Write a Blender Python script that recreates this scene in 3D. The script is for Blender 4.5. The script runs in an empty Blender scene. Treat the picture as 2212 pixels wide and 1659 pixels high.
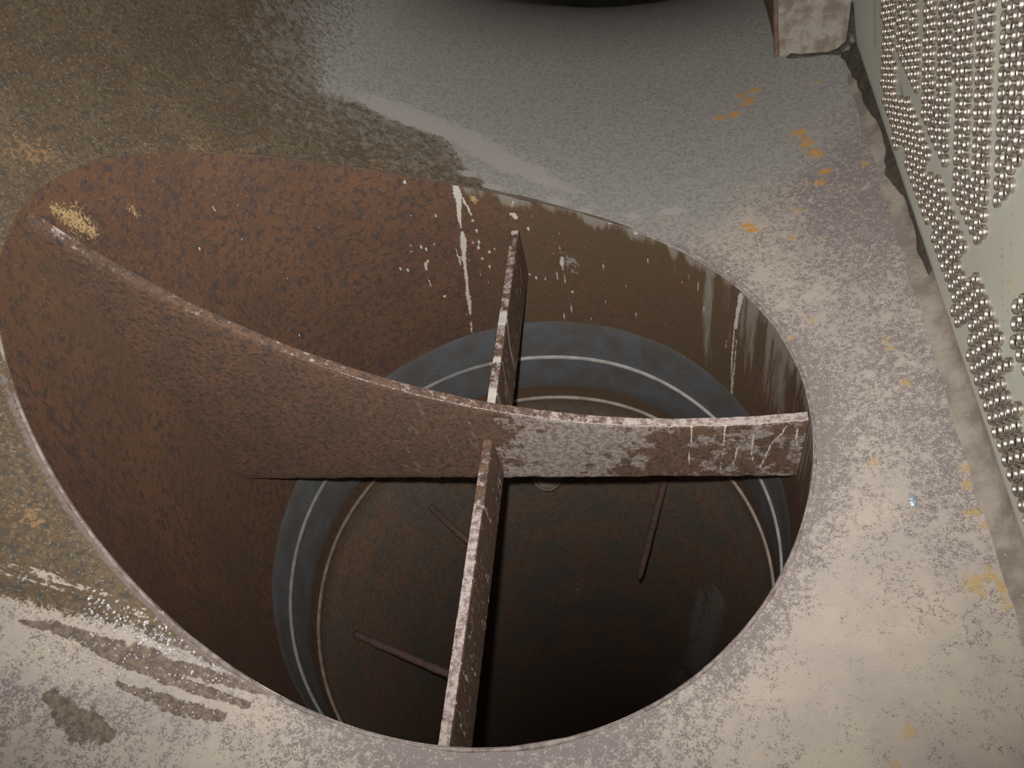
# tube positions (y, z) on the tube sheet, in bore radii, are listed in TUBES below
import bpy, bmesh, math, random
import numpy as np
from mathutils import Vector, Matrix

random.seed(7)
rng = np.random.default_rng(7)
S = 0.6                      # nozzle bore radius in metres; every length below is in bore radii times S
scene = bpy.context.scene
COL = scene.collection

# ------------------------------------------------------------------ camera
cam_data = bpy.data.cameras.new('camera')
cam = bpy.data.objects.new('camera', cam_data)
COL.objects.link(cam)
cam_data.sensor_width = 36.0
cam_data.lens = 36.0 * 1681.8 / 2212.0
cam_data.clip_start = 0.02
B = np.array([[0.98081038, 0.09492863, -0.17029254],
              [0.03081153, 0.78700732, 0.61617378],
              [0.19251401, -0.60959661, 0.76898006]])
CAM = np.array([0.5792, -1.4292, 2.0938])
M = Matrix([[B[c][r] for c in range(3)] + [CAM[r] * S] for r in range(3)] + [[0, 0, 0, 1]])
cam.matrix_world = M
scene.camera = cam

# ------------------------------------------------------------------ world and flash lamp
world = bpy.data.worlds.new('world')
scene.world = world
world.use_nodes = True
world.node_tree.nodes['Background'].inputs[0].default_value = (0, 0, 0, 1)
world.node_tree.nodes['Background'].inputs[1].default_value = 0.0

fl = bpy.data.lights.new('camera_flash', 'SPOT')
fl.energy = 132.0
fl.color = (1.0, 0.985, 0.975)
fl.shadow_soft_size = 0.010
fl.spot_size = math.radians(120)
fl.spot_blend = 1.0
flash = bpy.data.objects.new('camera_flash', fl)
COL.objects.link(flash)
right, up, back = Vector(B[0]), Vector(B[1]), Vector(B[2])
fpos = Vector(CAM) * S - right * 0.030 + up * 0.038
aim = (-back + up * 0.27 + right * 0.02).normalized()
flash.location = fpos
flash.rotation_euler = aim.to_track_quat('-Z', 'Y').to_euler()

scene.view_settings.view_transform = 'Standard'
scene.view_settings.look = 'None'
scene.view_settings.gamma = 1.0
scene.view_settings.use_curve_mapping = False
scene.view_settings.exposure = 0.0

# ------------------------------------------------------------------ shared geometry
X0, RS = 0.6872, 1.9406
ZC = 0.0852 + RS             # axis of the round shell
XT = 1.396                   # tube sheet plane
ZB = -0.205                  # lower edge of the cross plates
S_T = math.asin((XT - X0) / RS)

def shell_z(x):
    return ZC - np.sqrt(np.maximum(RS * RS - (np.asarray(x) - X0) ** 2, 1e-6))

TUBES = {
    'A': [(1.505,0.601), (1.481,0.567), (1.456,0.534), (1.463,0.601), (1.439,0.568), (1.414,0.534), (1.390,0.501), (1.365,0.468), (1.341,0.435), (1.316,0.402), (1.292,0.368), (1.446,0.635), (1.421,0.601), (1.397,0.568), (1.372,0.535), (1.348,0.502), (1.323,0.469), (1.299,0.435), (1.274,0.402), (1.250,0.369), (1.225,0.336), (1.404,0.635), (1.380,0.602), (1.355,0.569), (1.331,0.535), (1.306,0.502), (1.282,0.469), (1.257,0.436), (1.233,0.402), (1.208,0.369), (1.184,0.336), (1.362,0.635), (1.338,0.602), (1.313,0.569), (1.289,0.536), (1.264,0.502), (1.240,0.469), (1.215,0.436), (1.191,0.403), (1.166,0.370), (1.142,0.337), (1.198,0.470), (1.174,0.436), (1.149,0.403), (1.125,0.370), (1.100,0.337), (1.107,0.404), (1.083,0.370), (1.058,0.337), (1.034,0.304), (1.066,0.404), (1.041,0.371), (1.016,0.338), (0.992,0.304), (1.048,0.438), (1.024,0.404), (0.999,0.371), (0.975,0.338), (1.006,0.438), (0.982,0.405), (0.957,0.372), (0.989,0.472), (0.965,0.439), (0.940,0.405), (0.916,0.372), (0.947,0.472), (0.923,0.439), (0.898,0.406), (0.874,0.372), (0.849,0.339), (0.905,0.473), (0.881,0.439), (0.856,0.406), (0.832,0.373), (0.807,0.340), (0.864,0.473), (0.839,0.440), (0.815,0.406), (0.790,0.373), (0.766,0.340), (0.822,0.473), (0.797,0.440), (0.773,0.407), (0.748,0.374), (0.724,0.341), (0.780,0.474), (0.756,0.441), (0.731,0.407), (0.707,0.374), (0.682,0.341), (0.738,0.474), (0.714,0.441), (0.689,0.408), (0.665,0.374), (0.640,0.341), (0.696,0.475), (0.647,0.408), (0.623,0.375), (0.598,0.342), (0.630,0.442), (0.606,0.408), (0.581,0.375), (0.557,0.342), (0.588,0.442), (0.564,0.409), (0.539,0.376), (0.571,0.476), (0.547,0.443), (0.522,0.409), (0.498,0.376), (0.473,0.343), (0.529,0.476), (0.505,0.443), (0.480,0.410), (0.456,0.377), (0.431,0.343), (0.487,0.477), (0.463,0.443), (0.439,0.410), (0.414,0.377), (0.390,0.344), (0.446,0.477), (0.421,0.444), (0.397,0.410), (0.372,0.377), (0.348,0.344), (0.404,0.477), (0.379,0.444), (0.355,0.411), (0.330,0.378), (0.306,0.345), (0.362,0.478), (0.338,0.445), (0.313,0.411), (0.289,0.378), (0.264,0.345), (0.320,0.478), (0.296,0.445), (0.271,0.412), (0.247,0.379), (0.222,0.345), (0.198,0.312), (0.278,0.479), (0.229,0.412), (0.205,0.379), (0.180,0.346), (0.156,0.312), (0.188,0.412), (0.163,0.379), (0.139,0.346), (0.170,0.446), (0.146,0.413), (0.121,0.380), (0.153,0.480), (0.129,0.447), (0.104,0.413), (0.080,0.380), (0.055,0.347), (0.031,0.314), (0.111,0.480), (0.087,0.447), (0.062,0.414), (0.038,0.381), (0.013,0.347), (-0.011,0.314), (0.069,0.481), (0.045,0.447), (0.020,0.414), (-0.004,0.381), (-0.029,0.348), (-0.053,0.315), (0.028,0.481), (0.003,0.448), (-0.021,0.414), (-0.046,0.381), (-0.070,0.348), (-0.095,0.315), (-0.014,0.481), (-0.039,0.448), (-0.063,0.415), (-0.088,0.382), (-0.112,0.349), (-0.137,0.315), (-0.056,0.482), (-0.080,0.449), (-0.105,0.415), (-0.129,0.382), (-0.154,0.349), (-0.178,0.316), (-0.122,0.449), (-0.147,0.416), (-0.171,0.383), (-0.196,0.349), (-0.220,0.316), (-0.140,0.483), (-0.189,0.416), (-0.213,0.383), (-0.238,0.350), (-0.262,0.317), (-0.230,0.416), (-0.255,0.383), (-0.279,0.350), (-0.304,0.317), (-0.248,0.450), (-0.272,0.417), (-0.297,0.384), (-0.321,0.351), (-0.346,0.317), (-0.314,0.417), (-0.338,0.384), (-0.363,0.351), (-0.387,0.318), (-0.356,0.418), (-0.380,0.385), (-0.405,0.351), (-0.429,0.318), (-0.373,0.451), (-0.397,0.418), (-0.422,0.385), (-0.446,0.352), (-0.471,0.319), (-0.415,0.452), (-0.439,0.418), (-0.464,0.385), (-0.488,0.352), (-0.513,0.319), (-0.432,0.485), (-0.457,0.452), (-0.481,0.419), (-0.506,0.386), (-0.530,0.353), (-0.555,0.319), (-0.449,0.519), (-0.474,0.486), (-0.498,0.453), (-0.523,0.419), (-0.547,0.386), (-0.572,0.353), (-0.596,0.320), (-0.491,0.519), (-0.516,0.486), (-0.540,0.453), (-0.565,0.420), (-0.589,0.387), (-0.614,0.353), (-0.638,0.320), (-0.631,0.387), (-0.655,0.354), (-0.680,0.321), (-0.746,0.288)],
    'D1a': [(1.310,0.675), (1.282,0.644), (1.255,0.612), (1.227,0.581), (1.200,0.550), (1.295,0.709), (1.267,0.677), (1.240,0.646), (1.212,0.615), (1.185,0.583), (1.157,0.552), (1.253,0.711), (1.225,0.680), (1.197,0.648), (1.170,0.617), (1.142,0.585), (1.115,0.554)],
    'D1b': [(1.145,0.549), (1.130,0.582), (1.103,0.551), (1.226,0.741), (1.198,0.710), (1.115,0.616), (1.088,0.584), (1.060,0.553), (1.183,0.744), (1.156,0.712), (1.128,0.681), (1.101,0.649), (1.073,0.618), (1.045,0.587), (1.018,0.555), (1.141,0.746), (1.113,0.714), (1.086,0.683), (1.058,0.652), (1.030,0.620), (1.003,0.589), (0.975,0.557), (1.016,0.654), (0.988,0.622), (0.960,0.591), (0.933,0.560)],
    'D2a': [(1.040,0.797), (1.012,0.766), (0.984,0.734), (0.957,0.703), (0.929,0.672), (0.902,0.640), (0.874,0.609), (0.846,0.577), (0.819,0.546), (1.025,0.831), (0.997,0.799), (0.970,0.768), (0.942,0.737), (0.914,0.705), (0.887,0.674), (0.859,0.642), (0.832,0.611), (0.804,0.580), (0.776,0.548), (0.982,0.833), (0.955,0.802), (0.927,0.770), (0.899,0.739), (0.872,0.707), (0.844,0.676), (0.817,0.645), (0.789,0.613), (0.761,0.582), (0.719,0.584)],
    'D2b': [(0.730,0.546), (0.743,0.611), (0.715,0.580), (0.687,0.548), (0.921,0.865), (0.893,0.833), (0.866,0.802), (0.838,0.770), (0.810,0.739), (0.783,0.708), (0.755,0.676), (0.728,0.645), (0.700,0.613), (0.672,0.582), (0.645,0.551), (0.878,0.867), (0.851,0.835), (0.823,0.804), (0.796,0.773), (0.768,0.741), (0.740,0.710), (0.713,0.678), (0.685,0.647), (0.658,0.616), (0.630,0.584), (0.602,0.553), (0.863,0.900), (0.836,0.869), (0.808,0.838), (0.781,0.806), (0.753,0.775), (0.725,0.743), (0.698,0.712), (0.670,0.681), (0.643,0.649), (0.615,0.618), (0.587,0.586), (0.560,0.555)],
    'D3': [(0.808,0.925), (0.780,0.894), (0.753,0.863), (0.725,0.831), (0.698,0.800), (0.670,0.768), (0.765,0.928), (0.738,0.896), (0.710,0.865), (0.683,0.833), (0.655,0.802), (0.627,0.771), (0.600,0.739), (0.572,0.708), (0.545,0.676), (0.517,0.645), (0.489,0.614), (0.462,0.582), (0.434,0.551), (0.751,0.961), (0.723,0.930), (0.695,0.898), (0.668,0.867), (0.640,0.836), (0.613,0.804), (0.585,0.773), (0.557,0.741), (0.530,0.710), (0.502,0.679), (0.475,0.647), (0.447,0.616), (0.419,0.584), (0.392,0.553), (0.708,0.963), (0.680,0.932), (0.653,0.901), (0.625,0.869), (0.598,0.838), (0.570,0.806), (0.542,0.775), (0.515,0.744), (0.487,0.712), (0.460,0.681), (0.432,0.649), (0.404,0.618), (0.377,0.587), (0.349,0.555), (0.362,0.620), (0.334,0.589), (0.307,0.557), (0.651,0.999), (0.623,0.968), (0.595,0.936), (0.568,0.905), (0.540,0.874), (0.513,0.842), (0.485,0.811), (0.457,0.779), (0.430,0.748), (0.402,0.717), (0.375,0.685), (0.347,0.654), (0.319,0.622), (0.292,0.591), (0.264,0.560), (0.608,1.001), (0.581,0.970), (0.553,0.939), (0.525,0.907), (0.498,0.876), (0.470,0.844), (0.443,0.813), (0.415,0.782), (0.387,0.750), (0.360,0.719), (0.332,0.687), (0.305,0.656), (0.277,0.625), (0.249,0.593), (0.222,0.562), (0.593,1.035), (0.566,1.004), (0.538,0.972), (0.510,0.941), (0.483,0.909), (0.455,0.878), (0.428,0.847), (0.400,0.815), (0.372,0.784), (0.345,0.752), (0.317,0.721), (0.290,0.690), (0.262,0.658), (0.234,0.627), (0.207,0.595)],
    'D5': [(0.499,1.051), (0.472,1.020), (0.444,0.989), (0.417,0.957), (0.389,0.926), (0.361,0.894), (0.334,0.863), (0.306,0.832), (0.279,0.800), (0.251,0.769), (0.223,0.737), (0.196,0.706), (0.484,1.085), (0.457,1.054), (0.429,1.022), (0.402,0.991), (0.374,0.959), (0.346,0.928), (0.319,0.897), (0.291,0.865), (0.264,0.834), (0.236,0.802), (0.208,0.771), (0.181,0.740), (0.442,1.087), (0.414,1.056), (0.387,1.024), (0.359,0.993), (0.332,0.962), (0.304,0.930), (0.276,0.899), (0.249,0.867), (0.221,0.836), (0.194,0.805), (0.166,0.773), (0.399,1.089), (0.372,1.058), (0.344,1.027), (0.317,0.995), (0.289,0.964), (0.261,0.932), (0.234,0.901), (0.206,0.870), (0.179,0.838), (0.385,1.123), (0.357,1.092), (0.329,1.060), (0.302,1.029), (0.274,0.997), (0.247,0.966), (0.219,0.935), (0.191,0.903), (0.164,0.872), (0.342,1.125), (0.314,1.094), (0.287,1.062), (0.259,1.031), (0.232,1.000), (0.204,0.968), (0.176,0.937), (0.149,0.905), (0.327,1.159), (0.300,1.127), (0.272,1.096), (0.244,1.065), (0.217,1.033), (0.189,1.002), (0.162,0.970), (0.134,0.939), (0.285,1.161), (0.257,1.130), (0.229,1.098), (0.202,1.067), (0.174,1.035), (0.147,1.004), (0.119,0.973), (0.242,1.163), (0.215,1.132), (0.187,1.100), (0.159,1.069), (0.132,1.038), (0.104,1.006)],
    'D6': [(-0.068,0.608), (-0.095,0.577), (-0.123,0.545), (-0.083,0.642), (-0.110,0.610), (-0.138,0.579), (-0.165,0.548), (-0.097,0.675), (-0.125,0.644), (-0.153,0.613), (-0.180,0.581), (-0.208,0.550), (-0.112,0.709), (-0.140,0.678), (-0.168,0.646), (-0.195,0.615), (-0.223,0.583), (-0.155,0.711), (-0.182,0.680), (-0.210,0.648), (-0.238,0.617), (-0.170,0.745), (-0.197,0.713), (-0.225,0.682), (-0.253,0.651), (-0.185,0.778), (-0.212,0.747), (-0.240,0.716)],
}
RODS = [((0.5807, 0.8141, -1.5), (0.3986, 0.4749, -2.152), 'rusty rod hanging from the pipe wall on the right, its rounded tip free'),
        ((-0.9945, -0.1045, -1.563), (-0.3738, -0.3215, -1.5501), 'rusty rod slanting out low from the left pipe wall behind the near cross plate'),
        ((-0.7443, 0.6678, -1.649), (-0.4865, 0.446, -1.6544), 'short dim rusty rod high on the left pipe wall under the long plate')]

# ------------------------------------------------------------------ helpers
def empty(name, loc=(0, 0, 0)):
    o = bpy.data.objects.new(name, None)
    o.empty_display_size = 0.05
    o.location = [c * S for c in loc]
    COL.objects.link(o)
    return o

def tag(o, label=None, cat=None, group=None, kind=None):
    if label: o['label'] = label
    if cat: o['category'] = cat
    if group: o['group'] = group
    if kind: o['kind'] = kind
    return o

def mesh_obj(name, verts, faces, mat, parent=None, attrs=None, smooth=True, origin=None):
    """verts in bore radii, scene coordinates"""
    v = np.asarray(verts, float)
    if parent is not None:
        off = np.array(parent_world(parent)) / S
    elif origin is not None:
        off = np.asarray(origin, float)
    else:
        off = np.zeros(3)
    me = bpy.data.meshes.new(name)
    me.from_pydata([tuple(r) for r in (v - off) * S], [], [tuple(int(i) for i in f) for f in faces])
    if attrs:
        for k, a in attrs.items():
            at = me.attributes.new(k, 'FLOAT', 'POINT')
            at.data.foreach_set('value', np.asarray(a, np.float32))
    if smooth:
        me.polygons.foreach_set('use_smooth', [True] * len(me.polygons))
    me.update()
    for m in (mat if isinstance(mat, (list, tuple)) else [mat]):
        me.materials.append(m)
    o = bpy.data.objects.new(name, me)
    COL.objects.link(o)
    if parent is not None:
        o.parent = parent
    elif origin is not None:
        o.location = [c * S for c in origin]
    return o

def parent_world(p):
    loc = Vector(p.location)
    while p.parent:
        p = p.parent
        loc = loc + Vector(p.location)
    return loc

def grid_faces(nu, nv, wrap_u=False, base=0, flip=False):
    f = []
    for i in range(nu if wrap_u else nu - 1):
        a = i * nv
        b = ((i + 1) % nu) * nv
        for j in range(nv - 1):
            q = (base + a + j, base + b + j, base + b + j + 1, base + a + j + 1)
            f.append(q[::-1] if flip else q)
    return f

def sweep(path, radius, n=10, closed=False, caps=True):
    """tube of given radius (scalar or list) along a 3-D path"""
    path = np.asarray(path, float)
    m = len(path)
    rad = np.full(m, radius) if np.isscalar(radius) else np.asarray(radius)
    V, F = [], []
    prev = None
    for i in range(m):
        if closed:
            t = path[(i + 1) % m] - path[i - 1]
        else:
            t = path[min(i + 1, m - 1)] - path[max(i - 1, 0)]
        t = t / (np.linalg.norm(t) + 1e-12)
        if prev is None:
            a = np.cross(t, [0.3, 0.5, 0.8]); a /= np.linalg.norm(a)
        else:
            a = prev - t * (prev @ t); a /= np.linalg.norm(a)
        prev = a
        b = np.cross(t, a)
        for k in range(n):
            th = 2 * math.pi * k / n
            V.append(path[i] + rad[i] * (a * math.cos(th) + b * math.sin(th)))
    for i in range(m if closed else m - 1):
        for k in range(n):
            i2 = (i + 1) % m
            F.append((i * n + k, i * n + (k + 1) % n, i2 * n + (k + 1) % n, i2 * n + k))
    if caps and not closed:
        F.append(tuple(range(n))[::-1])
        F.append(tuple((m - 1) * n + k for k in range(n)))
    return np.array(V), F

def sstep(a, b, x):
    t = np.clip((x - a) / (b - a), 0, 1)
    return t * t * (3 - 2 * t)

def seg_dist(P, poly, widths=None):
    """distance of 2-D points to a polyline divided by its (tapering) half width"""
    poly = np.asarray(poly, float)
    w = np.full(len(poly), 1.0) if widths is None else np.asarray(widths, float)
    out = np.full(len(P), 1e9)
    for i in range(len(poly) - 1):
        a, b = poly[i], poly[i + 1]
        d = b - a
        t = np.clip(((P - a) @ d) / (d @ d + 1e-12), 0, 1)
        dist = np.hypot(*(P - a - t[:, None] * d).T)
        out = np.minimum(out, dist / (w[i] + t * (w[i + 1] - w[i])))
    return out

def poly_sd(P, poly):
    """signed distance (inside positive) to a closed 2-D polygon"""
    poly = np.asarray(poly, float)
    d = seg_dist(P, np.vstack([poly, poly[:1]]))
    c = np.zeros(len(P), bool)
    n = len(poly)
    j = n - 1
    for i in range(n):
        (xi, yi), (xj, yj) = poly[i], poly[j]
        m = ((yi > P[:, 1]) != (yj > P[:, 1])) & (P[:, 0] < (xj - xi) * (P[:, 1] - yi) / ((yj - yi) + 1e-12) + xi)
        c ^= m
        j = i
    return np.where(c, d, -d)

# ------------------------------------------------------------------ node helper
class NT:
    def __init__(self, name):
        self.mat = bpy.data.materials.new(name)
        self.mat.use_nodes = True
        self.t = self.mat.node_tree
        self.bsdf = self.t.nodes['Principled BSDF']
        self.co = self.t.nodes.new('ShaderNodeTexCoord').outputs['Object']

    def link(self, v, sock):
        if hasattr(v, 'is_output') or isinstance(v, bpy.types.NodeSocket):
            self.t.links.new(v, sock)
        elif isinstance(v, (tuple, list)):
            sock.default_value = tuple(v) + ((1.0,) if len(v) == 3 and sock.type == 'RGBA' else ())
        else:
            sock.default_value = v

    def noise(self, scale, detail=5, rough=0.6, stretch=None, dist=0.0):
        n = self.t.nodes.new('ShaderNodeTexNoise')
        n.inputs['Scale'].default_value = scale
        n.inputs['Detail'].default_value = detail
        n.inputs['Roughness'].default_value = rough
        n.inputs['Distortion'].default_value = dist
        co = self.co
        if stretch:
            m = self.t.nodes.new('ShaderNodeMapping')
            m.inputs['Scale'].default_value = stretch
            self.t.links.new(co, m.inputs['Vector'])
            co = m.outputs[0]
        self.t.links.new(co, n.inputs['Vector'])
        return n.outputs['Fac']

    def voronoi(self, scale):
        n = self.t.nodes.new('ShaderNodeTexVoronoi')
        n.inputs['Scale'].default_value = scale
        self.t.links.new(self.co, n.inputs['Vector'])
        return n.outputs['Distance']

    def attr(self, name):
        n = self.t.nodes.new('ShaderNodeAttribute')
        n.attribute_name = name
        return n.outputs['Fac']

    def rnd(self):
        return self.t.nodes.new('ShaderNodeObjectInfo').outputs['Random']

    def math(self, op, a, b=0.0, c=0.0, clamp=False):
        n = self.t.nodes.new('ShaderNodeMath')
        n.operation = op
        n.use_clamp = clamp
        self.link(a, n.inputs[0]); self.link(b, n.inputs[1]); self.link(c, n.inputs[2])
        return n.outputs[0]

    def step(self, v, lo, hi, to0=0.0, to1=1.0):
        n = self.t.nodes.new('ShaderNodeMapRange')
        n.interpolation_type = 'SMOOTHSTEP'
        self.link(v, n.inputs['Value'])
        n.inputs['From Min'].default_value = lo
        n.inputs['From Max'].default_value = hi
        n.inputs['To Min'].default_value = to0
        n.inputs['To Max'].default_value = to1
        return n.outputs[0]

    def mask(self, attr, noise, amount, lo=0.45, hi=0.55):
        """attribute broken up by noise and cut to a crisp edge"""
        a = self.math('MULTIPLY_ADD', self.math('SUBTRACT', noise, 0.5), amount, attr)
        return self.step(a, lo, hi)

    def mix(self, fac, a, b):
        n = self.t.nodes.new('ShaderNodeMix')
        n.data_type = 'RGBA'
        self.link(fac, n.inputs[0]); self.link(a, n.inputs[6]); self.link(b, n.inputs[7])
        return n.outputs[2]

    def fin(self, color, rough=0.7, spec=0.3, metal=0.0, bump=None, strength=0.4, dist=0.004):
        self.link(color, self.bsdf.inputs['Base Color'])
        self.link(rough, self.bsdf.inputs['Roughness'])
        self.link(metal, self.bsdf.inputs['Metallic'])
        self.link(spec, self.bsdf.inputs['Specular IOR Level'])
        if bump is not None:
            n = self.t.nodes.new('ShaderNodeBump')
            n.inputs['Strength'].default_value = strength
            n.inputs['Distance'].default_value = dist
            self.t.links.new(bump, n.inputs['Height'])
            self.t.links.new(n.outputs[0], self.bsdf.inputs['Normal'])
        return self.mat

# ------------------------------------------------------------------ materials
def shell_material():
    m = NT('scaled_shell_paint')
    n1, n2, n3 = m.noise(9, 7), m.noise(105, 7, 0.7), m.noise(340, 4, 0.75)
    nb = m.noise(2.6, 4)
    # beige silt-covered paint
    beige = m.mix(m.step(n1, .35, .65), (.56, .48, .38), (.47, .405, .345))
    # lilac grey speckled crust
    crust_d = m.math('MULTIPLY_ADD', m.math('SUBTRACT', nb, .5), 1.3, m.attr('crust'))
    crust_soft = m.step(crust_d, .15, .9)
    beige = m.mix(m.math('MULTIPLY', m.math('MULTIPLY_ADD', m.step(n2, .42, .58), .35, .4), crust_soft), beige, (.445, .385, .35))
    sp = m.math('ADD', m.math('MULTIPLY', n2, .42), m.math('MULTIPLY', n3, .58))
    sp = m.math('MULTIPLY_ADD', crust_d, .12, sp)
    speck = m.math('MULTIPLY', m.step(sp, .558, .60), m.step(m.math('MULTIPLY_ADD', crust_d, .16, m.noise(30, 5, .7)), .48, .60))
    beige = m.mix(m.math('MULTIPLY', speck, .78), beige, (.19, .155, .15))
    # duller grey further away where the silt is thin
    grey = m.mix(m.step(m.math('ADD', m.math('MULTIPLY', n2, .5), m.math('MULTIPLY', n3, .5)), .46, .58), (.41, .385, .345), (.27, .255, .225))
    beige = m.mix(m.mask(m.attr('grey'), n1, .7, .25, .75), beige, grey)
    # bare rust brown
    brown = m.mix(m.step(n1, .35, .65), (.165, .115, .066), (.125, .083, .046))
    brown = m.mix(m.step(n2, .49, .57), brown, (.085, .072, .055))
    brown = m.mix(m.step(m.noise(190, 5, .8), .54, .62), brown, (.25, .205, .145))
    brown = m.mix(m.math('MULTIPLY', m.mask(m.attr('ochre'), m.noise(110, 6, .75), 2.4, .42, .62), .75), brown, (.36, .21, .10))
    # pale residue dashes on the brown
    da = m.noise(14, 4, .6, (0.55, 3.2, 0.55))
    brown = m.mix(m.mask(m.attr('dash'), m.math('MULTIPLY_ADD', n2, .35, m.math('MULTIPLY', da, .65)), 2.6, .56, .64), brown, (.50, .43, .35))
    brown = m.mix(m.math('MULTIPLY', m.mask(m.attr('greymix'), m.noise(55, 8, .8), 2.6, .35, .75), .8), brown, (.27, .25, .215))
    bm = m.mask(m.attr('brown'), m.math('ADD', m.math('MULTIPLY', n2, .6), m.math('MULTIPLY', n3, .4)), 1.9, .40, .60)
    col = m.mix(bm, beige, brown)
    # stripped streaks with wet gravel
    st = m.mask(m.attr('streak'), m.math('ADD', m.math('MULTIPLY', m.noise(42, 8, .75), .6), m.math('MULTIPLY', n2, .4)), 2.2, .42, .52)
    sc = m.mix(m.step(n2, .4, .6), (.245, .185, .135), (.13, .10, .08))
    sc = m.mix(m.step(n3, .60, .68), sc, (.52, .46, .42))
    col = m.mix(st, col, sc)
    # fresh pale lime
    col = m.mix(m.math('MULTIPLY', m.mask(m.attr('lime'), m.noise(45, 8, .75), 2.0, .35, .7), .8), col, (.47, .43, .40))
    # dark rim of the weld
    col = m.mix(m.math('MULTIPLY', m.mask(m.attr('rimdirt'), n2, 1.0, .4, .6), .7), col, (.26, .20, .185))
    # orange rust stains
    og = m.mask(m.attr('orange'), m.math('ADD', m.math('MULTIPLY', n2, .5), m.math('MULTIPLY', n3, .5)), 3.2, .42, .78)
    col = m.mix(m.math('MULTIPLY', og, .85), col, (.66, .31, .045))
    yl = m.mask(m.attr('yellow'), m.noise(60, 6, .75), 2.6, .42, .80)
    col = m.mix(m.math('MULTIPLY', yl, .75), col, (.55, .37, .13))
    # crystals
    rough = m.step(m.math('ADD', m.math('MULTIPLY', n3, 1.0), m.math('MULTIPLY', st, .03)), .66, .72, .62, .28)
    h = m.math('ADD', m.math('MULTIPLY', n2, .5), m.math('MULTIPLY', n3, .6))
    return m.fin(col, rough, .35, 0, h, .55, .006)

def pipe_material():
    m = NT('rusty_pipe_wall')
    n1, n2, n3 = m.noise(6, 7), m.noise(60, 7, .7), m.noise(230, 4, .75)
    c = m.mix(m.step(n1, .35, .65), (.168, .086, .050), (.124, .068, .043))
    c = m.mix(m.step(n2, .49, .58), c, (.085, .058, .048))
    c = m.mix(m.step(m.noise(150, 6, .8), .54, .63), c, (.22, .115, .062))
    c = m.mix(m.math('MULTIPLY', m.step(n3, .60, .68), .6), c, (.20, .17, .17))
    c = m.mix(m.math('MULTIPLY', m.mask(m.attr('olive'), n1, .8, .3, .8), .8), c, (.130, .088, .048))
    deep = m.mix(m.step(n1, .42, .58), (.29, .18, .12), (.21, .175, .14))
    deep = m.mix(m.math('MULTIPLY', m.step(n2, .48, .58), .6), deep, (.14, .11, .085))
    deep = m.mix(m.math('MULTIPLY', m.step(m.noise(90, 8, .8), .54, .66), .7), deep, (.28, .20, .13))
    c = m.mix(m.attr('deep'), c, deep)
    sm = m.noise(26, 5, .65, (1, 1, .09))
    c = m.mix(m.math('MULTIPLY', m.mask(m.attr('smear'), sm, 2.0, .4, .75), .75), c, (.34, .30, .25))
    c = m.mix(m.math('MULTIPLY', m.mask(m.attr('pale'), m.noise(45, 8, .75), 3.0, .45, .65), .8), c, (.36, .33, .29))
    c = m.mix(m.mask(m.attr('gold'), m.noise(200, 4, .8), 2.4, .45, .62), c, (.52, .36, .17))
    c = m.mix(m.mask(m.attr('drip'), m.math('ADD', m.math('MULTIPLY', n2, .5), m.math('MULTIPLY', n3, .5)), 2.0, .46, .56), c, (.64, .58, .51))
    dots = m.step(m.voronoi(34), .055, .035)
    c = m.mix(m.math('MULTIPLY', dots, m.step(m.attr('dots'), .2, .8)), c, (.52, .45, .38))
    h = m.math('ADD', m.math('MULTIPLY', n2, .6), m.math('MULTIPLY', n3, .5))
    return m.fin(c, .62, .35, 0, h, .5, .005)

def plate_material(name='rusty_plate'):
    m = NT(name)
    n1, n2, n3 = m.noise(12, 7), m.noise(85, 7, .7), m.noise(240, 4, .75)
    c = m.mix(m.step(n1, .35, .65), (.165, .092, .058), (.125, .078, .053))
    c = m.mix(m.step(n2, .49, .58), c, (.08, .058, .048))
    c = m.mix(m.step(m.noise(150, 6, .8), .54, .63), c, (.24, .125, .068))
    c = m.mix(m.math('MULTIPLY', m.step(n3, .60, .68), .6), c, (.24, .20, .19))
    cr = m.mix(m.step(n2, .43, .57), (.36, .30, .26), (.21, .165, .14))
    cr = m.mix(m.step(n3, .57, .64), cr, (.50, .44, .38))
    c = m.mix(m.mask(m.attr('crust'), m.noise(28, 8, .7), 2.6, .42, .58), c, cr)
    tp = m.mix(m.step(n2, .44, .58), (.50, .425, .38), (.26, .19, .17))
    c = m.mix(m.mask(m.attr('topcoat'), m.noise(60, 8, .75), 2.8, .38, .66), c, tp)
    c = m.mix(m.mask(m.attr('drip'), m.math('ADD', m.math('MULTIPLY', n2, .5), m.math('MULTIPLY', n3, .5)), 1.8, .44, .58), c, (.60, .54, .48))
    sp = m.noise(60, 3, .6, (1, 1, .35))
    c = m.mix(m.math('MULTIPLY', m.step(sp, .625, .66), m.attr('splash')), c, (.55, .48, .42))
    h = m.math('ADD', m.math('MULTIPLY', n2, .6), m.math('MULTIPLY', n3, .5))
    return m.fin(c, .6, .4, 0, h, .5, .005)

def simple(name, c1, c2, scale=30, rough=.65, spec=.35, metal=0.0, bump=.3, fleck=None):
    m = NT(name)
    n1, n2 = m.noise(scale, 6, .65), m.noise(scale * 4, 4, .7)
    c = m.mix(m.step(n1, .38, .62), c1, c2)
    if fleck:
        c = m.mix(m.step(n2, .60, .70), c, fleck)
    return m.fin(c, rough, spec, metal, n2, bump, .003)

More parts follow.
